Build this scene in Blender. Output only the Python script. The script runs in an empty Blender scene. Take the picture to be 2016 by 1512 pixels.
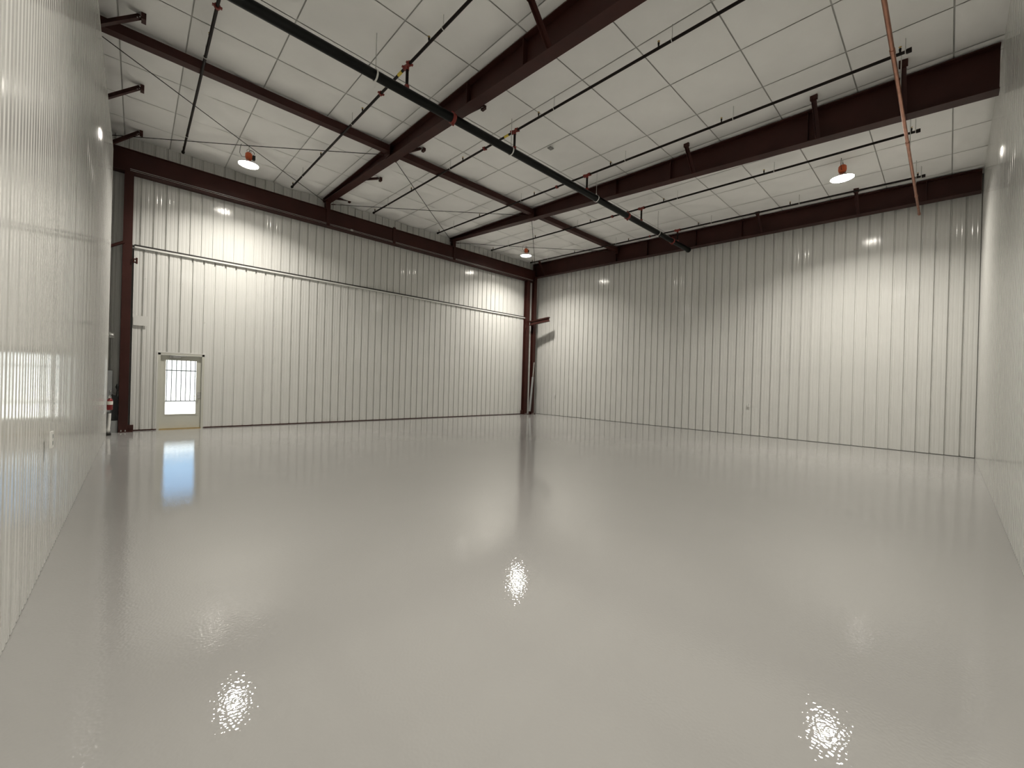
import bpy, math, random
from mathutils import Vector, Matrix
random.seed(7)
sc = bpy.context.scene
C = sc.collection

# ------------------------------------------------------------------ camera
H = 1.52
YAW, PIT, ROL = (math.radians(a) for a in (42.839, -0.116, 1.596))
fw = Vector((math.sin(YAW)*math.cos(PIT), math.cos(YAW)*math.cos(PIT), math.sin(PIT)))
rt = Vector((math.cos(YAW), -math.sin(YAW), 0)); up = rt.cross(fw)
rt, up = math.cos(ROL)*rt+math.sin(ROL)*up, -math.sin(ROL)*rt+math.cos(ROL)*up
cd = bpy.data.cameras.new('camera'); cam = bpy.data.objects.new('camera', cd); C.objects.link(cam)
M = Matrix((rt, up, -fw)).transposed().to_4x4(); M.translation = (0, 0, H)
cam.matrix_world = M
cd.sensor_fit = 'HORIZONTAL'; cd.sensor_width = 36; cd.lens = 798.14/2016*36
cd.clip_start = .05; cd.clip_end = 300
sc.camera = cam

# ------------------------------------------------------------------ view, world, sun
vs = sc.view_settings
vs.view_transform = 'Standard'; vs.look = 'None'; vs.gamma = 1; vs.use_curve_mapping = False
vs.exposure = 0.0
LAMP = 96.0          # watts of each high bay lamp
SPREAD = 2.4         # beam spread of the lamps
w = bpy.data.worlds.new('sky'); sc.world = w; w.use_nodes = True
nt = w.node_tree; nt.nodes.clear()
sky = nt.nodes.new('ShaderNodeTexSky'); sky.sky_type = 'NISHITA'; sky.sun_disc = False
sky.sun_elevation = math.radians(48); sky.sun_rotation = math.radians(200); sky.air_density = 1.0; sky.dust_density = 0; sky.ozone_density = 4
bg = nt.nodes.new('ShaderNodeBackground'); bg.inputs['Strength'].default_value = .3
wo = nt.nodes.new('ShaderNodeOutputWorld')
nt.links.new(sky.outputs[0], bg.inputs[0]); nt.links.new(bg.outputs[0], wo.inputs[0])
sd = bpy.data.lights.new('sun', 'SUN'); sd.energy = 22; sd.angle = math.radians(.6); sd.color = (1, .96, .9)
so = bpy.data.objects.new('sun', sd); C.objects.link(so)
so.rotation_euler = Vector((-.15, -.36, .9)).to_track_quat('Z', 'Y').to_euler(); so.location = (-20, -40, 50)
cy = sc.cycles
cy.use_denoising = True; cy.max_bounces = 14; cy.diffuse_bounces = 8; cy.glossy_bounces = 6; cy.transparent_max_bounces = 12
cy.sample_clamp_indirect = 8; cy.blur_glossy = .3

# ------------------------------------------------------------------ materials
def lin(r, g, b):
    f = lambda c: (c/12.92 if c <= .04045 else ((c+.055)/1.055)**2.4)
    return tuple(f(c/255) for c in (r, g, b))
def mat(name, col, rough=.5, metal=0.0, var=.06, scale=3.0, bump=0.0, bscale=40.0, coat=0.0, rvar=0.0, spec=.5):
    m = bpy.data.materials.new(name); m.use_nodes = True
    n = m.node_tree; b = n.nodes['Principled BSDF']
    tc = n.nodes.new('ShaderNodeTexCoord'); nz = n.nodes.new('ShaderNodeTexNoise')
    nz.inputs['Scale'].default_value = scale; nz.inputs['Detail'].default_value = 5
    rp = n.nodes.new('ShaderNodeValToRGB')
    rp.color_ramp.elements[0].position = .3; rp.color_ramp.elements[1].position = .7
    rp.color_ramp.elements[0].color = (*[c*(1-var) for c in col], 1)
    rp.color_ramp.elements[1].color = (*[min(1, c*(1+var)) for c in col], 1)
    n.links.new(tc.outputs['Object'], nz.inputs['Vector']); n.links.new(nz.outputs['Fac'], rp.inputs[0])
    n.links.new(rp.outputs[0], b.inputs['Base Color'])
    b.inputs['Roughness'].default_value = rough; b.inputs['Metallic'].default_value = metal
    b.inputs['Specular IOR Level'].default_value = spec
    if coat: b.inputs['Coat Weight'].default_value = coat; b.inputs['Coat Roughness'].default_value = .05
    if rvar:
        mr = n.nodes.new('ShaderNodeMapRange'); mr.inputs['To Min'].default_value = rough-rvar; mr.inputs['To Max'].default_value = rough+rvar
        n.links.new(nz.outputs['Fac'], mr.inputs['Value']); n.links.new(mr.outputs[0], b.inputs['Roughness'])
    if bump:
        n2 = n.nodes.new('ShaderNodeTexNoise'); n2.inputs['Scale'].default_value = bscale; n2.inputs['Detail'].default_value = 3
        bp = n.nodes.new('ShaderNodeBump'); bp.inputs['Strength'].default_value = bump; bp.inputs['Distance'].default_value = .01
        n.links.new(tc.outputs['Object'], n2.inputs['Vector']); n.links.new(n2.outputs['Fac'], bp.inputs['Height'])
        n.links.new(bp.outputs[0], b.inputs['Normal'])
    return m
MT = {}
MT['panel'] = mat('white_liner_paint', (.645, .645, .622), .115, var=.02, scale=1.2)
MT['backing'] = mat('steel_backing', (.3, .3, .29), .6)
MT['floor'] = mat('grey_epoxy', (.325, .321, .311), .02, var=.025, scale=.35)
MT['vinyl'] = mat('white_vinyl_facing', (.90, .898, .88), .55, var=.02, scale=2.5, bump=.5, bscale=4)
MT['deck'] = mat('roof_deck', (.60, .60, .58), .8)
MT['iron'] = mat('oxide_red_primer', (.042, .012, .009), .5, var=.2, scale=2, spec=.25)
MT['iron_lit'] = MT['iron']
MT['black'] = mat('black_pipe_paint', (.003, .0035, .003), .4, var=.2, scale=6, spec=.2)
MT['branch'] = mat('dark_sprinkler_pipe', (.010, .006, .005), .5, var=.2, scale=6, spec=.2)
MT['red'] = mat('red_fitting_paint', (.20, .022, .014), .4, var=.15, scale=9)
MT['orange'] = mat('orange_driver_box', (.62, .12, .035), .45, var=.1, scale=9)
MT['zinc'] = mat('galvanised_steel', (.55, .55, .53), .35, .8, var=.1, scale=20)
MT['copper'] = mat('copper_pipe', (.45, .22, .15), .35, .85, var=.2, scale=5)
MT['yellow'] = mat('yellow_tag', (.75, .58, .06), .5)
MT['dark'] = mat('black_plastic', (.012, .012, .012), .5)
MT['greybox'] = mat('grey_enclosure_paint', (.30, .31, .31), .4)
MT['white'] = mat('white_plastic', (.72, .72, .69), .4)
MT['doorpaint'] = mat('door_paint', (.55, .55, .49), .4, var=.02)
MT['rubber'] = mat('black_rubber', (.02, .018, .016), .7)
MT['extred'] = mat('extinguisher_red', (.22, .008, .008), .3)
MT['chrome'] = mat('satin_chrome', (.62, .62, .6), .22, 1.0)
MT['brass'] = mat('brass', (.5, .36, .14), .3, .9)
MT['concrete'] = mat('outdoor_concrete', (.62, .60, .56), .8, var=.08, scale=1.5)
MT['outwall'] = mat('white_metal_siding', (.78, .78, .76), .5)
MT['fence'] = mat('fence_paint', (.012, .012, .012), .5)
MT['plate'] = mat('grey_plate', (.26, .26, .25), .5)
MT['cream'] = mat('cream_label', (.8, .78, .7), .5)

def floor_nodes():
    n = MT['floor'].node_tree; b = n.nodes['Principled BSDF']
    tc = n.nodes.new('ShaderNodeTexCoord')
    a = n.nodes.new('ShaderNodeTexNoise'); a.inputs['Scale'].default_value = 65; a.inputs['Detail'].default_value = 0
    c = n.nodes.new('ShaderNodeTexNoise'); c.inputs['Scale'].default_value = 3.0; c.inputs['Detail'].default_value = 2
    b1 = n.nodes.new('ShaderNodeBump'); b1.inputs['Strength'].default_value = 1; b1.inputs['Distance'].default_value = .00045
    b2 = n.nodes.new('ShaderNodeBump'); b2.inputs['Strength'].default_value = 1; b2.inputs['Distance'].default_value = .0006
    n.links.new(tc.outputs['Object'], a.inputs['Vector']); n.links.new(tc.outputs['Object'], c.inputs['Vector'])
    n.links.new(a.outputs['Fac'], b1.inputs['Height']); n.links.new(c.outputs['Fac'], b2.inputs['Height'])
    n.links.new(b2.outputs[0], b1.inputs['Normal']); n.links.new(b1.outputs[0], b.inputs['Normal'])
floor_nodes()
def panel_nodes():
    n = MT['panel'].node_tree; b = n.nodes['Principled BSDF']
    g = n.nodes.new('ShaderNodeNewGeometry')
    mp = n.nodes.new('ShaderNodeMapping'); mp.inputs['Scale'].default_value = (1, 1, .03)
    a = n.nodes.new('ShaderNodeTexNoise'); a.inputs['Scale'].default_value = 4; a.inputs['Detail'].default_value = 1.5
    b1 = n.nodes.new('ShaderNodeBump'); b1.inputs['Strength'].default_value = 1.0; b1.inputs['Distance'].default_value = .006
    n.links.new(g.outputs['Position'], mp.inputs['Vector']); n.links.new(mp.outputs[0], a.inputs['Vector'])
    n.links.new(a.outputs['Fac'], b1.inputs['Height']); n.links.new(b1.outputs[0], b.inputs['Normal'])
panel_nodes()
def emit(name, col, s):
    m = bpy.data.materials.new(name); m.use_nodes = True; n = m.node_tree
    n.nodes.remove(n.nodes['Principled BSDF']); e = n.nodes.new('ShaderNodeEmission')
    e.inputs[0].default_value = (*col, 1); e.inputs[1].default_value = s
    n.links.new(e.outputs[0], n.nodes['Material Output'].inputs[0]); return m
MT['lens'] = emit('lit_lens', (1.0, .94, .84), 65)
def glass():
    m = bpy.data.materials.new('clear_glass'); m.use_nodes = True; n = m.node_tree
    n.nodes.remove(n.nodes['Principled BSDF'])
    t = n.nodes.new('ShaderNodeBsdfTransparent'); t.inputs[0].default_value = (.93, .96, .95, 1)
    g = n.nodes.new('ShaderNodeBsdfGlossy'); g.inputs['Roughness'].default_value = .02
    f = n.nodes.new('ShaderNodeFresnel'); f.inputs[0].default_value = 1.45
    mx = n.nodes.new('ShaderNodeMixShader')
    n.links.new(f.outputs[0], mx.inputs[0]); n.links.new(t.outputs[0], mx.inputs[1]); n.links.new(g.outputs[0], mx.inputs[2])
    n.links.new(mx.outputs[0], n.nodes['Material Output'].inputs[0]); return m
MT['glass'] = glass()

# ------------------------------------------------------------------ mesh helpers
ORG = {}
class MB:
    def __init__(s): s.v = []; s.f = []; s.sm = []
    def add(s, vs, fs, smooth=False):
        o = len(s.v); s.v += [Vector(v) for v in vs]; s.f += [[i+o for i in f] for f in fs]; s.sm += [smooth]*len(fs); return s
    def box(s, x0, x1, y0, y1, z0, z1):
        return s.add([(x, y, z) for z in (z0, z1) for y in (y0, y1) for x in (x0, x1)],
                     [(0, 2, 3, 1), (4, 5, 7, 6), (0, 1, 5, 4), (1, 3, 7, 5), (3, 2, 6, 7), (2, 0, 4, 6)])
    def hexa(s, a, b):     # two quads (4 points each)
        return s.add(list(a)+list(b), [(0, 1, 2, 3), (7, 6, 5, 4), (0, 4, 5, 1), (1, 5, 6, 2), (2, 6, 7, 3), (3, 7, 4, 0)])
    def tube(s, pts, r, n=10, cap=True):
        pts = [Vector(p) for p in pts]; rings = []; prev = None
        for i, p in enumerate(pts):
            d = (pts[min(i+1, len(pts)-1)]-pts[max(i-1, 0)]).normalized()
            if prev is None:
                a = d.orthogonal().normalized()
            else:
                a = (prev-d*prev.dot(d)).normalized()
            prev = a; b = d.cross(a); rr = r[i] if isinstance(r, (list, tuple)) else r
            rings.append([p+rr*(math.cos(2*math.pi*k/n)*a+math.sin(2*math.pi*k/n)*b) for k in range(n)])
        o = []; f = []
        for R in rings: o += R
        for i in range(len(rings)-1):
            for k in range(n):
                f.append((i*n+k, i*n+(k+1) % n, (i+1)*n+(k+1) % n, (i+1)*n+k))
        s.add(o, f, True)
        if cap:
            for R in (rings[0], rings[-1]): s.add(R, [tuple(range(n))])
        return s
    def lathe(s, c, prof, n=16):   # around z
        o = []; f = []
        for r, z in prof:
            o += [(c[0]+r*math.cos(2*math.pi*k/n), c[1]+r*math.sin(2*math.pi*k/n), c[2]+z) for k in range(n)]
        for i in range(len(prof)-1):
            for k in range(n):
                f.append((i*n+k, i*n+(k+1) % n, (i+1)*n+(k+1) % n, (i+1)*n+k))
        return s.add(o, f, True)
    def mesh(s, name, m, org=Vector((0, 0, 0))):
        me = bpy.data.meshes.new(name); me.from_pydata([v-org for v in s.v], [], s.f)
        me.polygons.foreach_set('use_smooth', s.sm); me.materials.append(MT[m]); me.update(); return me
    def build(s, name, m, parent=None, base=False):
        org = ORG.get(parent.name, Vector((0, 0, 0))) if parent else Vector((0, 0, 0))
        loc = Vector((0, 0, 0))
        if base:
            lo = [min(v[i] for v in s.v) for i in range(3)]; hi = [max(v[i] for v in s.v) for i in range(3)]
            loc = Vector(((lo[0]+hi[0])/2, (lo[1]+hi[1])/2, lo[2])); org = org+loc
        o = bpy.data.objects.new(name, s.mesh(name, m, org)); C.objects.link(o); o.location = loc
        if parent: o.parent = parent
        ORG[o.name] = org.copy()
        return o
def tag(o, label=None, cat=None, group=None, kind=None):
    if label: o['label'] = label
    if cat: o['category'] = cat
    if group: o['group'] = group
    if kind: o['kind'] = kind
    return o
def thing(name, loc, label, cat, group=None, kind=None):
    o = bpy.data.objects.new(name, None); C.objects.link(o); o.location = loc; o.empty_display_size = .1
    ORG[o.name] = Vector(loc); return tag(o, label, cat, group, kind)
def B(name, m, parent, *a): return MB().box(*a).build(name, m, parent)
def arc(c, r, a0, a1, ax, ay, n=8):
    c, ax, ay = Vector(c), Vector(ax), Vector(ay)
    return [c+r*(math.cos(a0+(a1-a0)*i/n)*ax+math.sin(a0+(a1-a0)*i/n)*ay) for i in range(n+1)]

# ------------------------------------------------------------------ room constants
SL = .0417
def roofz(y): return 7.6-SL*(14.7-y)
XB, YA, XL, YR = 15.08, 14.50, -.497, -.462      # flats of the liner panels
XO, YO = -1.15, -.75
DX0, DX1, DZ = .42, 1.42, 2.08                 # personnel door opening
TRZ = 4.82                                     # head of the hangar door

# ------------------------------------------------------------------ setting
fl = tag(MB().box(XO-.1, XB+.2, YO, YA+.22, -.12, 0).build('floor', 'floor'), 'glossy pale grey epoxy floor', 'floor', kind='structure')
gr = tag(MB().box(-60, 70, YA+.22, 110, -.14, -.02).build('ground_outside', 'concrete'), 'bright concrete apron outside the glazed door', 'ground', kind='structure')

def profile(u0, u1, phase, p):
    pts = [(u0, 0.0)]; k = math.floor((u0-phase)/p)-1
    while True:
        c = phase+k*p
        if c-.05 > u1: break
        for du, d in ((-.021, 0), (-.012, -.040), (.012, -.040), (.021, 0), (p/3-.02, 0), (p/3-.008, -.004), (p/3+.008, -.004), (p/3+.02, 0), (2*p/3-.02, 0), (2*p/3-.008, -.004), (2*p/3+.008, -.004), (2*p/3+.02, 0)):
            if u0+.001 < c+du < u1-.001: pts.append((c+du, d))
        k += 1
    pts.append((u1, 0.0)); return pts
def sheet(mb, prof, z0, z1, fn):
    a = [fn(u, d, z0) for u, d in prof]; b = [fn(u, d, z1) for u, d in prof]; n = len(prof)
    return mb.add(a+b, [(i, i+1, n+i+1, n+i) for i in range(n-1)])
fA = lambda Y: (lambda u, d, z: (u, Y-d, z))
fB = lambda u, d, z: (XB-d, u, z)
fL = lambda u, d, z: (XL+d, u, z)
fR = lambda u, d, z: (u, YR+d, z)
def panels(parent, u_start, u_end, phase, p, z0, z1, fn, skip=None, axis=0):
    """equal three-rib sheets share one mesh; odd ends and cut sheets get their own"""
    W = 3*p; full = None; u = u_start; base = None
    while u < u_end-.02:
        e = phase+p/2+W*(math.floor((u+.05-phase-p/2)/W)+1); e = min(e, u_end); g = .0002
        if skip and u < skip[1] and e > skip[0]:
            mb = MB()
            if u < skip[0]-.02: sheet(mb, profile(u+g, skip[0], phase, p), z0, z1, fn)
            if e > skip[1]+.02: sheet(mb, profile(skip[1], e-g, phase, p), z0, z1, fn)
            sheet(mb, profile(max(u+g, skip[0]), min(e-g, skip[1]), phase, p), skip[2], z1, fn)
            mb.build('panel', 'panel', parent)
        elif e-u < W-.01:
            sheet(MB(), profile(u+g, e-g, phase, p), z0, z1, fn).build('panel', 'panel', parent)
        elif full is None:
            base = u; o = sheet(MB(), profile(u+g, e-g, phase, p), z0, z1, fn).build('panel', 'panel', parent); full = o
        else:
            o = bpy.data.objects.new('panel', full.data); C.objects.link(o); o.parent = parent
            o.location[axis] = u-base
        u = e

# back wall with a hole for the personnel door
mb = MB()
mb.box(XO, DX0+.03, YA+.05, YA+.2, -.12, 7.9).box(DX1-.03, XB+.2, YA+.05, YA+.2, -.12, 7.9).box(DX0+.03, DX1-.03, YA+.05, YA+.2, DZ-.03, 7.9)
wa = tag(mb.build('wall_back', 'backing'), 'white ribbed metal wall above the hangar door under the long header beam', 'wall', kind='structure')
PA = .2545
panels(wa, -.13-3*PA, XB, 0.0, PA, TRZ+.02, 7.63, fA(YA))
sheet(MB(), profile(XO, -.33, 0, PA), 0, TRZ+.02, fA(YA)).build('panel', 'panel', wa)
sheet(MB(), profile(14.20, XB, 0, PA), 0, TRZ+.02, fA(YA)).build('panel', 'panel', wa)

wb = tag(MB().box(XB+.05, XB+.2, YO, YA+.2, -.12, 7.9).build('wall_right', 'backing'), 'long white ribbed metal wall on the right with two outlets', 'wall', kind='structure')
panels(wb, YR, YA-.01, -.209, .2608, 0.012, 6.95, fB, axis=1)
wl = tag(MB().box(XL-.12, XL-.05, YO, 13.42, 0, 6.74).build('wall_left', 'backing'), 'glossy white ribbed liner wall beside the camera, reflecting the door', 'wall', kind='structure')
panels(wl, YR-.04, 13.42, .03, PA, 0.004, 6.75, fL, axis=1)
B('end_trim', 'panel', wl, XL-.11, XL+.004, 13.42, 13.44, 0, 6.75)
B('top_trim', 'panel', wl, XL-.11, XL+.004, YR-.04, 13.44, 6.75, 6.765)
wr = tag(MB().box(XO, XB+.2, YO-.05, YR-.05, -.12, 7.9).build('wall_front', 'backing'), 'white ribbed metal wall at the right edge of the view', 'wall', kind='structure')
panels(wr, XL+.02, XB, .05, PA, 0.004, 6.985, fR)
tag(MB().box(XO-.12, XO, YO, YA+.2, -.12, 7.9).build('wall_recess', 'backing'), 'grey outer wall in the narrow recess behind the liner', 'wall', kind='structure')

# ceiling: deck with quilted insulation cells
def slope_box(mb, x0, x1, y0, y1, dz0, dz1):
    return mb.hexa([(x0, y0, roofz(y0)+dz0), (x1, y0, roofz(y0)+dz0), (x1, y0, roofz(y0)+dz1), (x0, y0, roofz(y0)+dz1)],
                   [(x0, y1, roofz(y1)+dz0), (x1, y1, roofz(y1)+dz0), (x1, y1, roofz(y1)+dz1), (x0, y1, roofz(y1)+dz1)])
ce = tag(slope_box(MB(), XO-.1, XB+.2, YO, YA+.2, .02, .16).build('ceiling', 'deck'), 'sloping roof lined with white quilted insulation cells', 'ceiling', kind='structure')
XS = [XO, -.33, .55, 1.79, 3.03, 4.3, 4.78, 5.97, 7.17, 8.34, 9.47, 9.85, 11.05, 12.27, 13.46, 14.5, XB+.02]
YS = [YR-.02, .06, 1.25, 2.44, 3.64, 4.75, 6.0, 7.3, 8.5, 9.66, 10.83, 12.2, 13.4, YA+.02]
def cell_mesh(seed):
    rnd = random.Random(seed); N = 8; mb = MB(); V = []
    ph = [rnd.uniform(0, 6.28) for _ in range(6)]
    for j in range(N+1):
        for i in range(N+1):
            u, v = i/N, j/N
            u = .5-.5*math.cos(math.pi*u)*(.55)-.5*(1-2*u)*.45; v = .5-.5*math.cos(math.pi*v)*.55-.5*(1-2*v)*.45
            e = (1-abs(2*u-1)**5)*(1-abs(2*v-1)**5)
            z = -.04*e-.026*e*(math.sin(5*v+ph[0]+1.5*math.sin(3*u+ph[1]))+.6*math.sin(7*u+ph[2])*math.sin(4*v+ph[3]))
            V.append((u, v, z))
    F = [(j*(N+1)+i, (j+1)*(N+1)+i, (j+1)*(N+1)+i+1, j*(N+1)+i+1) for j in range(N) for i in range(N)]
    return mb.add(V, F, True).mesh('insulation_cell', 'vinyl')
cells = [cell_mesh(s) for s in range(6)]
ang = math.atan(SL)
for i in range(len(XS)-1):
    for j in range(len(YS)-1):
        o = bpy.data.objects.new('insulation_cell', random.choice(cells)); C.objects.link(o); o.parent = ce
        g = .010
        o.location = (XS[i]+g, YS[j]+g, roofz(YS[j]+g)); o.rotation_euler.x = ang
        o.scale = (XS[i+1]-XS[i]-2*g, (YS[j+1]-YS[j]-2*g)/math.cos(ang), .25 if XS[i+1]-XS[i] < .9 else 1.6 if YS[j] > 9.6 else 1.0)
for (x, y), l in (((7.23, 6.66), 'small grey square patch on the ceiling insulation beside the main pipe'), ((12.44, 12.75), 'small grey square patch on the ceiling above the farthest lamp')):
    mb = MB(); slope_box(mb, x-.06, x+.06, y-.05, y+.05, -.062, -.04); slope_box(mb, x-.045, x+.045, y-.035, y+.035, -.066, -.06)
    tag(mb.build('ceiling_patch', 'plate', base=True), l, 'patch', 'grey ceiling patches')

# ------------------------------------------------------------------ hangar door leaf
hd = thing('hangar_door', (7.1, YA-.03, 0), 'wide white ribbed hangar door filling the wall below the track line', 'hangar door')
YD = 14.45
panels(hd, -.09, 14.16, .08, PA, .03, TRZ-.03, fA(YD), skip=(DX0, DX1, DZ))
B('bottom_rail', 'iron', hd, -.09, DX0, YD-.015, YD+.03, .004, .03)
B('bottom_rail', 'iron', hd, DX1, 14.16, YD-.015, YD+.03, .004, .03)
B('edge_trim', 'panel', hd, -.098, -.088, YD-.01, YD+.03, .01, TRZ-.03)
B('head_trim', 'panel', hd, -.09, 14.18, YD-.055, YD+.02, TRZ-.065, TRZ-.02)
B('head_seal', 'rubber', hd, -.10, 14.2, YD-.05, YD+.03, TRZ-.012, TRZ+.022)
tag(MB().box(-.085, .185, YD-.042, YD-.034, 2.755, 3.01).build('patch_plate', 'panel', hd), 'flat white cover plate')
mb = MB()
for k in range(56):
    for z in (.14, 1.08, 2.1, 3.0, 4.0):
        u = .08+k*PA+.05
        if u > 14.1 or (DX0-.02 < u < DX1+.02 and z < DZ+.05): continue
        c = Vector((u, YD, z)); R = [c+Vector((.010*math.cos(t*1.0472), 0, .010*math.sin(t*1.0472))) for t in range(6)]
        R2 = [p+Vector((0, -.008, 0)) for p in R]
        mb.add(R+R2, [tuple(range(6, 12))]+[(t, (t+1) % 6, 6+(t+1) % 6, 6+t) for t in range(6)])
tag(mb.build('screws', 'zinc', hd), kind='stuff')

# ------------------------------------------------------------------ personnel door
d1 = thing('door_1', ((DX0+DX1)/2, YD, 0), 'grey personnel door with a tall glass pane in the hangar door', 'door', kind='structure')
mb = MB(); y0, y1 = YD-.008, YA+.2
mb.box(DX0, DX0+.055, y0, y1, 0, DZ).box(DX1-.055, DX1, y0, y1, 0, DZ).box(DX0, DX1, y0, y1, DZ-.055, DZ)
mb.build('door_frame', 'doorpaint', d1)
mb = MB(); c = .03
mb.box(DX0-c, DX0, YD-.012, YD+.0, 0, DZ+c).box(DX1, DX1+c, YD-.012, YD, 0, DZ+c).box(DX0, DX1, YD-.012, YD, DZ, DZ+c)
mb.build('casing', 'panel', d1)
gx0, gx1, gz0, gz1 = .575, 1.262, .395, 1.905
lx0, lx1, lz0, lz1 = DX0+.058, DX1-.058, .022, DZ-.058
YP = YD+.062
ly0, ly1 = YP, YP+.045
mb = MB(); mb.box(lx0, gx0, ly0, ly1, lz0, lz1).box(gx1, lx1, ly0, ly1, lz0, lz1).box(gx0, gx1, ly0, ly1, lz0, gz0).box(gx0, gx1, ly0, ly1, gz1, lz1)
lf = mb.build('door_leaf', 'doorpaint', d1)
mb = MB(); t = .016
mb.box(gx0-t, gx0+t, ly0-.008, ly0, gz0-t, gz1+t).box(gx1-t, gx1+t, ly0-.008, ly0, gz0-t, gz1+t).box(gx0+t, gx1-t, ly0-.008, ly0, gz0-t, gz0+t).box(gx0+t, gx1-t, ly0-.008, ly0, gz1-t, gz1+t)
mb.build('glazing_bead', 'doorpaint', lf)
B('glass_pane', 'glass', d1, gx0, gx1, ly0+.018, ly0+.024, gz0, gz1)
B('threshold', 'brass', d1, DX0+.05, DX1-.05, YD-.02, YP+.06, .001, .02)
cl = B('door_closer', 'plate', d1, .66, .90, YP-.06, YP-.001, 1.945, 2.005)
MB().tube([(.70, YP-.06, 2.008), (.86, YP-.16, 2.008), (1.02, YP-.046, 2.012)], .009, 6).build('closer_arm', 'greybox', cl)
ld = MB().box(1.285, 1.345, YP-.014, YP, .84, 1.03).build('lock_plate', 'chrome', d1)
MB().tube([(1.315, YP-.014, .92), (1.315, YP-.065, .92), (1.30, YP-.07, .92), (1.19, YP-.07, .915)], .011, 8).build('lever_handle', 'chrome', ld)
MB().tube([(1.315, YP-.014, 1.0), (1.315, YP-.03, 1.0)], .016, 10).build('thumb_turn', 'chrome', ld)

# ------------------------------------------------------------------ steel frame
def ibeam_y(parent, xw, y0, y1, zb, zt, fwid, tf=.018, tw=.012, names=('web', 'bottom_flange', 'top_flange'), m='iron'):
    def q(x0, x1, y, z0, z1): return [(x0, y, z0), (x1, y, z0), (x1, y, z1), (x0, y, z1)]
    MB().hexa(q(xw-tw/2, xw+tw/2, y0, zb(y0)+tf, zt(y0)-tf), q(xw-tw/2, xw+tw/2, y1, zb(y1)+tf, zt(y1)-tf)).build(names[0], m, parent)
    MB().hexa(q(xw-fwid/2, xw+fwid/2, y0, zb(y0), zb(y0)+tf), q(xw-fwid/2, xw+fwid/2, y1, zb(y1), zb(y1)+tf)).build(names[1], m, parent)
    MB().hexa(q(xw-fwid/2, xw+fwid/2, y0, zt(y0)-tf, zt(y0)), q(xw-fwid/2, xw+fwid/2, y1, zt(y1)-tf, zt(y1))).build(names[2], m, parent)
def stiff(parent, xw, y, zb, zt, half):
    MB().box(xw-half, xw-.006, y-.006, y+.006, zb(y)+.018, zt(y)-.018).build('stiffener', 'iron', parent)
    MB().box(xw+.006, xw+half, y-.006, y+.006, zb(y)+.018, zt(y)-.018).build('stiffener', 'iron', parent)
def brace(parent, xw, y, side, zb, reach=.55, start=.11, lw=.035):
    z0 = zb(y)+.012; z1 = roofz(y)-.065
    x0 = xw+side*start; x1 = xw+side*reach
    d = Vector((x1-x0, 0, z1-z0)).normalized(); nrm = Vector((-d.z, 0, d.x))
    a, b = Vector((x0, y, z0)), Vector((x1, y, z1))
    def sec(p):
        return [p+Vector((0, -lw, 0)), p+Vector((0, lw, 0)), p+Vector((0, lw, 0))+nrm*.008, p+Vector((0, -lw, 0))+nrm*.008]
    def sec2(p):
        return [p+Vector((0, lw-.008, 0)), p+Vector((0, lw, 0)), p+Vector((0, lw, 0))+nrm*2*lw, p+Vector((0, lw-.008, 0))+nrm*2*lw]
    mb = MB().hexa(sec(a), sec(b)); mb.hexa(sec2(a), sec2(b))
    o = mb.build('flange_brace', 'iron', parent)
    MB().box(x1-.03, x1+.03, y-lw-.02, y+lw+.02, z1-.06, z1+.05).build('purlin_clip', 'iron', o)
    for k in (.06, .10):
        c = b-d*k; MB().tube([c+Vector((0, -lw, 0)), c+Vector((0, -lw-.009, 0))], .008, 6).build('bolt', 'zinc', o)
BY = [13.85, 11.48, 9.04, 6.65, 4.2, 1.82]
zbr = lambda y: 6.855+.082*(y-7.28)
ztr = lambda y: roofz(y)-.04
zb3 = lambda y: 6.41+.0308*(y+.41)
zt3 = lambda y: roofz(y)-.045
R1, R2, R3, R0 = 4.60, 9.68, 14.74, -.78
def rafter(xw, label, zb, zt, stiffs, plus, minus, wid=.23, y1=14.40):
    t = thing('roof_rafter', (xw, y1, zb(y1)), label, 'steel beam', 'tapered oxide red roof rafters')
    ibeam_y(t, xw, YR+.03, y1, zb, zt, wid)
    MB().box(xw-wid/2, xw+wid/2, y1, y1+.018, zb(y1)-.02, zt(y1)).build('end_plate', 'iron', t)
    for y in stiffs: stiff(t, xw, y, zb, zt, wid/2-.01)
    for y in plus: brace(t, xw, y, 1, zb)
    for y in minus: brace(t, xw, y, -1, zb)
    return t
rafter(R1, 'dark red tapered roof rafter nearest the left wall, running out of the top of view', zbr, ztr, (4.81, 6.34, 9.7), BY[:4], [4.2, 1.82])
rafter(R2, 'deep dark red tapered rafter in the middle, crossed by the copper pipe and main', zbr, ztr, (9.68, 6.35, 4.8, 2.0), [1.82, 4.2], [1.82, 4.2, .62])
rafter(R3, 'dark red end rafter running along the top of the right wall', zb3, zt3, (9.6, 8.2, 6.3, 4.8, .5), [], [1.82, 4.2, 13.6], wid=.26)
t = thing('roof_rafter', (R0, 14.4, zb3(14.4)), 'dark red end rafter hidden behind the left liner, three braces showing', 'steel beam', 'tapered oxide red roof rafters')
ibeam_y(t, R0, YR+.03, 14.40, zb3, zt3, .2)
for y in (9.04, 11.48, 13.85, 6.65): brace(t, R0, y, 1, zb3, reach=.76, start=.09, lw=.045)

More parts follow.
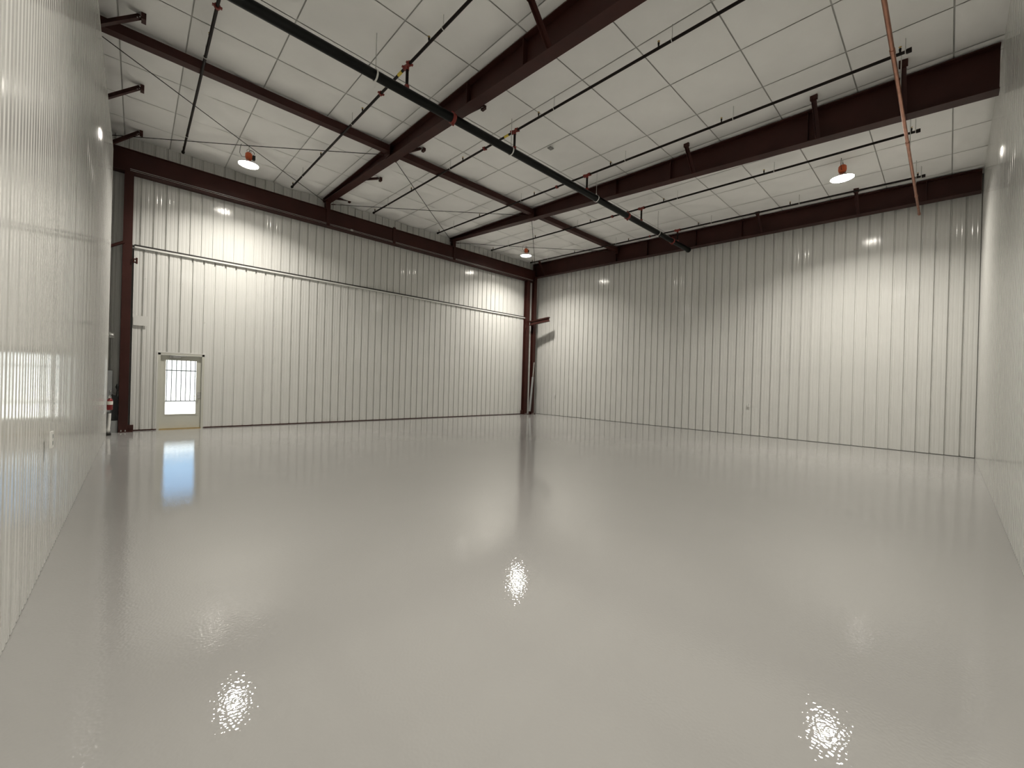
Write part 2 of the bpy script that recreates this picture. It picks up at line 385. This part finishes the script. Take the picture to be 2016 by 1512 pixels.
# long strut between the rafters
def strut(x0, x1, label):
    t = thing('eave_strut', ((x0+x1)/2, 9.54, 7.1), label, 'steel beam', 'red struts between the rafters')
    y0, y1 = 9.50, 9.67; zt = roofz(9.4)-.066; zb = zt-.16
    MB().box(x0, x1, y0, y0+.012, zb+.01, zt-.01).build('web', 'iron', t)
    MB().box(x0, x1, y0, y1, zb, zb+.01).build('bottom_flange', 'iron', t)
    MB().box(x0, x1, y0, y1, zt-.01, zt).build('top_flange', 'iron', t)
    MB().box(x0-.0, x0+.012, y0-.04, y1+.04, zb-.1, zt).build('end_plate', 'iron', t)
    MB().box(x1-.012, x1, y0-.04, y1+.04, zb-.1, zt).build('end_plate', 'iron', t)
strut(R0+.12, R1-.13, 'red steel strut from the left liner wall to the nearest rafter')
strut(R1+.13, R2-.13, 'red steel strut between the nearest and the middle rafter')
strut(R2+.13, R3-.14, 'red steel strut between the middle rafter and the right wall')

# header beam over the hangar door
hb = thing('header_beam', (7.1, 14.32, 6.6), 'long dark red header beam spanning the wall above the hangar door', 'steel beam')
hx0, hx1, hz0, hz1 = -.56, 14.62, 6.60, 7.17
B('web', 'iron', hb, hx0, hx1, 14.24, 14.256, hz0+.02, hz1-.02)
B('top_flange', 'iron', hb, hx0, hx1, 14.20, 14.42, hz1-.02, hz1)
B('bottom_flange', 'iron', hb, hx0, hx1, 14.17, 14.42, hz0, hz0+.022)
B('bottom_flange', 'iron', hb, hx0, hx1, 14.40, 14.44, hz0, hz0+.05)
for x in (R1, 6.97, R2):
    B('stiffener', 'iron', hb, x-.05, x+.05, 14.19, 14.24, hz0+.022, hz1+(0 if x != 6.97 else .04))
for z in (hz0+.045, hz0+.085):  # thin pale tubes stand in for the lit edges of the flange lips
    MB().tube([(hx0+.35, 14.222, z), (hx1-.2, 14.222, z)], .008, 6).build('conduit', 'zinc', hb)
B('junction_box', 'zinc', hb, 5.35, 5.43, 14.19, 14.24, hz0+.03, hz0+.1)
for x in (R1, R2):
    o = MB().box(x-.07, x+.07, 14.22, 14.40, hz1, zbr(14.3)-.012).build('rafter_post', 'iron', hb)

# door columns
def column(x0, x1, y0, y1, z1, label, group='dark red door columns'):
    t = thing('steel_column', ((x0+x1)/2, (y0+y1)/2, 0), label, 'steel column', group)
    B('front_flange', 'iron', t, x0, x1, y0, y0+.016, .02, z1)
    B('back_flange', 'iron', t, x0, x1, y1-.016, y1, .02, z1)
    B('web', 'iron', t, (x0+x1)/2-.006, (x0+x1)/2+.006, y0+.016, y1-.016, .02, z1)
    p = B('base_plate', 'iron', t, x0-.0, x1+.10, y0-.03, y1-.0, 0, .02)
    for k in (.3, .75):
        MB().tube([(x0+k*(x1-x0), y0-.018, .02), (x0+k*(x1-x0), y0-.018, .06)], .012, 8).build('anchor_bolt', 'zinc', p)
    return t
lc = column(-.31, -.135, 14.20, 14.42, hz0, 'dark red steel column left of the hangar door')
B('gusset', 'iron', lc, -.135, -.03, 14.26, 14.38, .02, .17)
rc = column(14.03, 14.22, 14.20, 14.42, hz0, 'dark red steel column at the right end of the hangar door')
B('gusset', 'iron', rc, 13.95, 14.03, 14.26, 14.38, .02, .2)
column(14.44, 14.62, 14.12, 14.30, zb3(14.2), 'darker steel column standing in the far corner of the room')
# hinge brackets
def hinge(parent, x, z, s):
    mb = MB()
    mb.box(x, x+s*.10, 14.165, 14.20, z-.05, z-.02).box(x, x+s*.10, 14.165, 14.20, z+.03, z+.06)
    mb.tube([(x+s*.085, 14.165, z-.07), (x+s*.085, 14.165, z+.08)], .02, 8).tube([(x+s*.03, 14.165, z-.04), (x+s*.03, 14.165, z+.05)], .016, 8)
    mb.build('hinge_bracket', 'iron', parent)
hinge(lc, -.13, 4.37, 1); hinge(rc, 14.03, 4.33, -1)
mb = MB(); mb.tube([(-.29, 14.19, 4.80), (-.56, 14.19, 4.62)], .035, 8); mb.build('side_brace', 'iron', lc)

# lift arm and hydraulic cylinder in the far corner
la = thing('lift_arm', (14.3, 14.2, 4.45), 'red twin channel lift arm sticking out of the right door column', 'door arm')
def bar(mb, a, b, w, h):
    a, b = Vector(a), Vector(b); d = (b-a).normalized(); s = d.cross(Vector((0, 0, 1))).normalized()*w/2; u = s.cross(d).normalized()*h/2
    return mb.hexa([a-s-u, a+s-u, a+s+u, a-s+u], [b-s-u, b+s-u, b+s+u, b-s+u])
a0, a1 = (14.24, 14.16, 4.48), (14.46, 13.10, 4.62)
for k, nm in ((-.075, 'lower_channel'), (.085, 'upper_channel')):
    bar(MB(), Vector(a0)+Vector((0, 0, k)), Vector(a1)+Vector((0, 0, k)), .13, .03).build(nm, 'iron', la)
bar(MB(), Vector(a0), Vector(a1), .015, .15).build('web_plate', 'iron', la)
bar(MB(), Vector(a0)+Vector((0, .03, .12)), Vector(a1)+Vector((-.0, -.0, .11)), .15, .02).build('top_angle', 'iron', la)
hc = thing('hydraulic_cylinder', (14.30, 14.12, 0), 'light grey hydraulic cylinder leaning against the corner column', 'cylinder')
MB().tube([(14.27, 14.06, .16), (14.36, 13.99, 1.85)], .052, 14).build('barrel', 'greybox', hc)
MB().tube([(14.36, 13.99, 1.85), (14.40, 13.965, 2.62)], .028, 12).build('rod', 'chrome', hc)
MB().tube([(14.272, 14.06, .16), (14.26, 14.07, .0)], .03, 10).build('foot_pin', 'iron', hc)
MB().tube([(14.40, 13.965, 2.58), (14.405, 13.96, 2.7)], .04, 10).build('clevis', 'iron', hc)

# ------------------------------------------------------------------ sprinkler piping
MY, MZ, MR = 6.535, 6.53, .080
mp = thing('main_sprinkler_pipe', (7, MY, MZ), 'thick black sprinkler main running under the rafters across the ceiling', 'pipe')
MB().tube([(-.4, MY, MZ), (14.56, MY, MZ)], MR, 20).build('pipe', 'black', mp)
MB().tube([(14.56, MY, MZ), (14.61, MY, MZ)], MR+.012, 16).build('end_cap', 'dark', mp)
def coupling_x(x, nm='coupling', m='red'):
    o = MB().tube([(x-.035, MY, MZ), (x-.03, MY, MZ), (x+.03, MY, MZ), (x+.035, MY, MZ)], [MR, MR+.02, MR+.02, MR], 18).build(nm, m, mp)
    MB().box(x-.025, x+.025, MY-.014, MY+.014, MZ-MR-.05, MZ-MR).build('bolt_lug', 'red', o)
    MB().box(x-.025, x+.025, MY-.014, MY+.014, MZ+MR, MZ+MR+.05).build('bolt_lug', 'red', o)
for x in (4.33, 10.5, 13.33): coupling_x(x)
for x in (2.80, 5.84, 8.95, 12.33):
    o = MB().tube([(x, MY, MZ+MR+.05), (x, MY, roofz(MY)-.02)], .007, 6).build('hanger_rod', 'zinc', mp)
    ring = arc((x, MY, MZ), MR+.010, math.pi/2, math.pi/2+2*math.pi, (0, 1, 0), (0, 0, 1), 20)
    mb = MB()
    for i in range(20):
        p, q = ring[i], ring[i+1]; pi_, qi = MY+(p.y-MY)*.93, MY+(q.y-MY)*.93
        def w4(v, k): return [(x-.014, v.y, v.z), (x+.014, v.y, v.z), (x+.014, MY+(v.y-MY)*k, MZ+(v.z-MZ)*k), (x-.014, MY+(v.y-MY)*k, MZ+(v.z-MZ)*k)]
        mb.hexa(w4(p, .95), w4(q, .95))
    mb.tube([(x, MY, MZ+MR+.005), (x, MY, MZ+MR+.06)], .014, 8)
    mb.build('hanger_ring', 'white', o)

OFF = .265
def branch(xb, label, n):
    zp = lambda y: roofz(y)-OFF
    y0, y1, r = .52, 13.68, .024
    t = thing('sprinkler_branch_pipe', (xb, MY, zp(MY)), label, 'pipe', 'sprinkler branch pipes under the roof')
    MB().tube([(xb, y0, zp(y0)), (xb, y1, zp(y1))], r, 10).build('pipe', 'branch', t)
    for y, s in ((y0, -1), (y1, 1)):
        MB().tube([(xb, y-s*.03, zp(y)), (xb, y+s*.03, zp(y))], .036, 10).build('end_cap', 'branch', t)
    # riser with tee from the main, and grooved couplings
    ty = 6.53
    zt = zp(ty)
    tee = MB().tube([(xb, ty-.06, zt), (xb, ty+.06, zt)], .034, 10).tube([(xb, ty, zt), (xb, ty, zt-.075)], .032, 10).build('tee', 'red', t)
    for y in (ty-.075, ty+.075, 7.57):
        c = MB().tube([(xb, y-.02, zp(y)), (xb, y+.02, zp(y))], .042, 10)
        c.box(xb-.062, xb+.062, y-.016, y+.016, zp(y)-.012, zp(y)+.012)
        c.build('coupling', 'red', t)
    MB().tube([(xb, ty, zt-.07), (xb, ty, MZ+MR)], .026, 10).build('riser', 'branch', t)
    MB().tube([(xb, ty, MZ+MR-.02), (xb, ty, MZ+MR+.04)], .042, 10).build('outlet_coupling', 'red', t)
    MB().tube([(xb, 6.72, zp(6.72)), (xb, 6.86, zp(6.86))], r+.002, 10).build('tag_sleeve', 'yellow', t) if n in (1, 2) else None
    for y in (13.6, 11.06, 8.45, 5.82, 3.22, .62):
        z = zp(y)
        o = MB().tube([(xb, y, z), (xb, y, z+.06)], .013, 8).tube([(xb, y, z+.06), (xb, y, z+.085)], .016, 8).build('sprinkler_head', 'branch', t)
        MB().tube([(xb, y, z+.105), (xb, y, z+.109)], .02, 8).box(xb-.014, xb-.010, y-.004, y+.004, z+.08, z+.107).box(xb+.010, xb+.014, y-.004, y+.004, z+.08, z+.107).build('deflector', 'brass', o)
    for y in (12.6, 9.0, 5.4, 3.0, .56):
        z = zp(y)
        o = MB().tube([(xb, y, z+r+.025), (xb, y, roofz(y)-.02)], .0055, 6).build('hanger_rod', 'zinc', t)
        rg = arc((xb, y, z), r+.006, 0, 2*math.pi, (1, 0, 0), (0, 0, 1), 12)
        mb = MB().tube(rg, .0055, 6, False); mb.tube([(xb, y, z+r), (xb, y, z+r+.04)], .008, 6); mb.build('hanger_ring', 'white', o)
for n, (x, l) in enumerate(((.785, 'dark sprinkler branch pipe nearest the left liner wall'),
        (3.36, 'dark sprinkler branch pipe just left of the nearest rafter'),
        (5.93, 'dark sprinkler branch pipe just right of the nearest rafter'),
        (8.52, 'dark sprinkler branch pipe just left of the middle rafter'),
        (11.27, 'dark sprinkler branch pipe between the middle rafter and the right lamp'),
        (13.70, 'dark sprinkler branch pipe running along the right wall rafter'))):
    branch(x, l, n)

# copper line
cp = thing('copper_pipe', (9, .63, 6.27), 'bare copper pipe crossing under the rafters at the right', 'pipe')
MB().tube([(1.0, .63, 6.262), (14.98, .63, 6.262)], .026, 14).build('pipe', 'copper', cp)
for x in (7.6, 10.6, 13.6):
    MB().tube([(x-.05, .63, 6.262), (x+.05, .63, 6.262)], .031, 14).build('sleeve', 'copper', cp)
MB().tube([(14.94, .63, 6.262), (15.03, .63, 6.262)], .032, 12).build('end_fitting', 'copper', cp)
for x in (8.9, 11.2, 13.3):
    MB().tube([(x, .63, 6.29), (x, .63, roofz(.63)-.02)], .006, 6).build('hanger_rod', 'zinc', cp)

# cross brace rods
def rod(a, b, label, dz=0):
    za, zb_ = roofz(a[1])-.17+dz, roofz(b[1])-.17+dz
    mid = Vector(((a[0]+b[0])/2, (a[1]+b[1])/2, (za+zb_)/2-.02))
    t = thing('brace_rod', mid, label, 'rod', 'thin cross brace rods')
    MB().tube([(a[0], a[1], za), mid, (b[0], b[1], zb_)], .009, 6).build('rod', 'rubber', t)
    for p, z in ((a, za), (b, zb_)):
        q = (mid-Vector((p[0], p[1], z))).normalized()*.14+Vector((p[0], p[1], z))
        MB().tube([(p[0], p[1], z), q], .016, 6).build('end_nut', 'iron', t)
BAYS = ((R0+.12, R1-.12, 'beside the left wall'), (R1+.12, R2-.12, 'in the middle bay'), (R2+.12, R3-.12, 'beside the right wall'))
for x0, x1, s in BAYS:
    rod((x0, 9.82), (x1, 14.3), 'thin brace rod from the red strut out to the header beam, '+s)
    rod((x0, 14.3), (x1, 9.82), 'thin brace rod from the header beam back to the strut, '+s, -.03)

# ------------------------------------------------------------------ high bay lamps
def lamp(x, y, z, label, k=1.0):
    t = thing('high_bay_lamp', (x, y, z), label, 'lamp', 'orange high bay lamps')
    rz = roofz(y)
    MB().tube([(x, y, z+.40), (x, y, rz-.03)], .008, 6).build('drop_rod', 'zinc', t)
    hk = arc((x, y, z+.355), .045, -.6, 4.2, (1, 0, 0), (0, 0, 1), 12)
    MB().tube(hk, .008, 6).build('hook', 'zinc', t)
    MB().lathe((x, y, z), [(.0, .315), (.05, .31), (.078, .28), (.082, .20), (.07, .15), (.05, .13), (0, .13)], 14).build('driver_housing', 'orange', t)
    MB().box(x+.082, x+.14, y-.045, y+.045, z+.16, z+.27).build('junction_box', 'dark', t)
    cord = [Vector((x-.075, y, z+.18)), Vector((x-.15, y, z+.16)), Vector((x-.2, y, z+.24)), Vector((x-.19, y, z+.36)), Vector((x-.17, y, rz-.05))]
    MB().tube(cord, .006, 6).build('cord', 'dark', t)
    MB().tube(arc((x+.06, y, z+.33), .06, -.3, 3.2, (1, 0, 0), (0, 0, 1), 8), .007, 6).build('whip', 'dark', t)
    mb = MB()
    for k in range(3):
        a = 2.1*k; mb.tube([(x+.04*math.cos(a), y+.04*math.sin(a), z+.14), (x+.09*math.cos(a), y+.09*math.sin(a), z+.065)], .008, 6)
    mb.build('bracket', 'zinc', t)
    sh = MB().lathe((x, y, z), [(.0, .075), (.09, .07), (.16, .05), (.232, .0), (.240, -.010), (.236, -.012), (.222, .004)], 28).build('reflector', 'zinc', t)
    MB().lathe((x, y, z), [(0, .002), (.07, .002), (.15, .002), (.225, .002)], 28).build('lens', 'lens', t)
    ad = bpy.data.lights.new('lamp_light', 'AREA'); ad.shape = 'DISK'; ad.size = .44; ad.energy = LAMP*k; ad.color = (1.0, .945, .855); ad.spread = SPREAD
    ao = bpy.data.objects.new('lamp_light', ad); C.objects.link(ao); ao.parent = t; ao.location = (0, 0, -.002)
lamp(2.03, 12.45, 6.98, 'lit orange high bay lamp hanging near the left wall')
lamp(12.2, 12.5, 7.02, 'lit high bay lamp far away above the far corner')
lamp(12.2, 1.83, 6.60, 'lit orange high bay lamp hanging near the right wall')

lamp(2.03, 1.83, 6.60, 'lit orange high bay lamp above the camera near the left wall', .45)

# ------------------------------------------------------------------ wall fittings
def outlet(axis, c, label):
    t = thing('wall_outlet', c, label, 'outlet', 'white wall outlets')
    x, y, z = c
    s = 1 if axis == 'L' else -1
    B('cover_plate', 'white', t, min(x, x+s*.012), max(x, x+s*.012), y-.04, y+.04, z-.062, z+.062)
    for dz in (-.025, .025):
        B('socket', 'greybox', t, min(x+s*.012, x+s*.015), max(x+s*.012, x+s*.015), y-.016, y+.016, z+dz-.013, z+dz+.013)
outlet('L', (XL+.034, 4.58, 1.0), 'white outlet cover on the left liner wall')
outlet('B', (XB-.034, 13.13, .99), 'white wall outlet on the right wall near the far corner')
outlet('B', (XB-.034, 4.55, 1.01), 'white wall outlet in the middle of the right wall')

fe = thing('fire_extinguisher', (-.43, 12.9, .66), 'red fire extinguisher on the end of the left liner wall', 'extinguisher')
cx, cyy = -.425, 12.9
MB().lathe((cx, cyy, .66), [(0, 0), (.04, .0), (.05, .012), (.05, .20), (.045, .235), (.025, .26), (0, .262)], 16).build('cylinder', 'extred', fe)
MB().lathe((cx, cyy, .66), [(.0512, .12), (.0512, .2)], 16).build('label_band', 'cream', fe)
vv = MB().lathe((cx, cyy, .92), [(.0, 0), (.02, 0), (.02, .05), (0, .05)], 10).build('valve', 'chrome', fe)
MB().box(cx-.012, cx+.012, cyy-.10, cyy+.02, .975, .99).box(cx-.012, cx+.012, cyy-.09, cyy+.02, .95, .96).build('lever', 'chrome', vv)
MB().tube([(cx, cyy+.02, .945), (cx, cyy+.09, .93), (cx, cyy+.085, .82), (cx, cyy+.07, .73)], .009, 8).build('hose', 'dark', fe)
B('bracket', 'dark', fe, XL+.032, cx-.05, cyy-.02, cyy+.02, .70, .86)

cb = thing('electrical_cabinet', (-.53, 14.4, .5), 'grey electrical cabinet on the back wall in the left recess', 'cabinet')
B('body', 'greybox', cb, -.66, -.435, 14.30, 14.46, .5, 1.56)
dr = B('cabinet_door', 'greybox', cb, -.65, -.445, 14.288, 14.30, .52, 1.54)
B('latch', 'chrome', dr, -.475, -.455, 14.276, 14.288, 1.0, 1.06)
cdt = thing('conduit_run', (-.5, 14.42, 1.56), 'pale conduits rising from the grey cabinet in the left recess', 'conduit')
for x, zt in ((-.60, 4.0), (-.53, 5.6), (-.47, 2.5)):
    MB().tube([(x, 14.41, 1.565), (x, 14.41, zt)], .014, 8).build('conduit', 'zinc', cdt)
B('junction_box', 'white', cdt, -.52, -.42, 14.35, 14.44, 2.38, 2.52)
MB().lathe((-.47, 14.31, 2.42), [(0, 0), (.03, 0), (.045, .03), (.03, .06), (0, .06)], 10).build('sensor_head', 'white', cdt)
bk = thing('black_pump_box', (-.37, 14.35, .3), 'black box standing on a grey plinth beside the left column', 'box')
MB().hexa([(-.43, 14.26, .30), (-.325, 14.26, .30), (-.325, 14.44, .30), (-.43, 14.44, .30)], [(-.43, 14.26, .97), (-.325, 14.26, .90), (-.325, 14.44, .90), (-.43, 14.44, .97)]).build('body', 'dark', bk)
MB().hexa([(-.432, 14.255, .97), (-.323, 14.255, .90), (-.323, 14.445, .90), (-.432, 14.445, .97)], [(-.432, 14.255, .98), (-.323, 14.255, .91), (-.323, 14.445, .91), (-.432, 14.445, .98)]).build('lid', 'greybox', bk)
pl = MB().box(-.50, -.325, 14.24, 14.45, 0, .298).build('plinth', 'greybox', bk)
MB().tube([(-.335, 14.22, 1.05), (-.365, 14.23, 1.15), (-.345, 14.20, 1.22), (-.335, 14.20, 1.15), (-.36, 14.25, .92)], .012, 8).build('hose', 'dark', bk)
wp = thing('drain_pipe', (-.48, 13.72, 0), 'white drain pipe with a black foot under the extinguisher', 'pipe')
MB().tube([(-.475, 13.70, .06), (-.46, 13.72, .30), (-.455, 13.74, .52)], .032, 12).build('pipe', 'white', wp)
MB().tube([(-.476, 13.70, .10), (-.474, 13.70, .15)], .042, 12).build('collar', 'white', wp)
MB().lathe((-.478, 13.70, 0), [(0, 0), (.065, 0), (.06, .05), (.04, .07), (0, .07)], 12).build('foot', 'rubber', wp)

# ------------------------------------------------------------------ outdoors
fn = thing('picket_fence', (2, 28.5, -.02), 'dark metal picket fence seen through the glass door', 'fence')
for k in range(60):
    x = -4+k*.2
    MB().box(x-.020, x+.020, 28.50, 28.536, .02, 2.9).build('picket', 'fence', fn)
for z in (.04, 1.70, 2.75): MB().box(-4.05, 7.9, 28.536, 28.57, z-.03, z+.03).build('rail', 'fence', fn)
for k in range(6): MB().box(-4+k*2.4-.04, -4+k*2.4+.04, 28.57, 28.65, -.02, 3.0).build('post', 'fence', fn)
ob = thing('outdoor_building', (4, 38, -.02), 'bright white metal building across the apron behind the fence', 'building')
prof = []; mb = MB(); k = 0; x = -10.0
while x < 22: prof += [(x, 0), (x+.18, 0), (x+.2, .03), (x+.28, .03), (x+.3, 0)]; x += .3
sheet(mb, prof, -.02, 3.7, lambda u, d, z: (u, 36-d, z)).build('siding', 'outwall', ob)
MB().hexa([(-10, 36.02, -.02), (22, 36.02, -.02), (22, 36.02, 3.7), (-10, 36.02, 3.7)], [(-10, 48, -.02), (22, 48, -.02), (22, 48, 4.6), (-10, 48, 4.6)]).build('body', 'outwall', ob)
MB().box(-10.1, 22.1, 35.85, 36.0, 3.65, 3.8).build('gutter', 'outwall', ob)
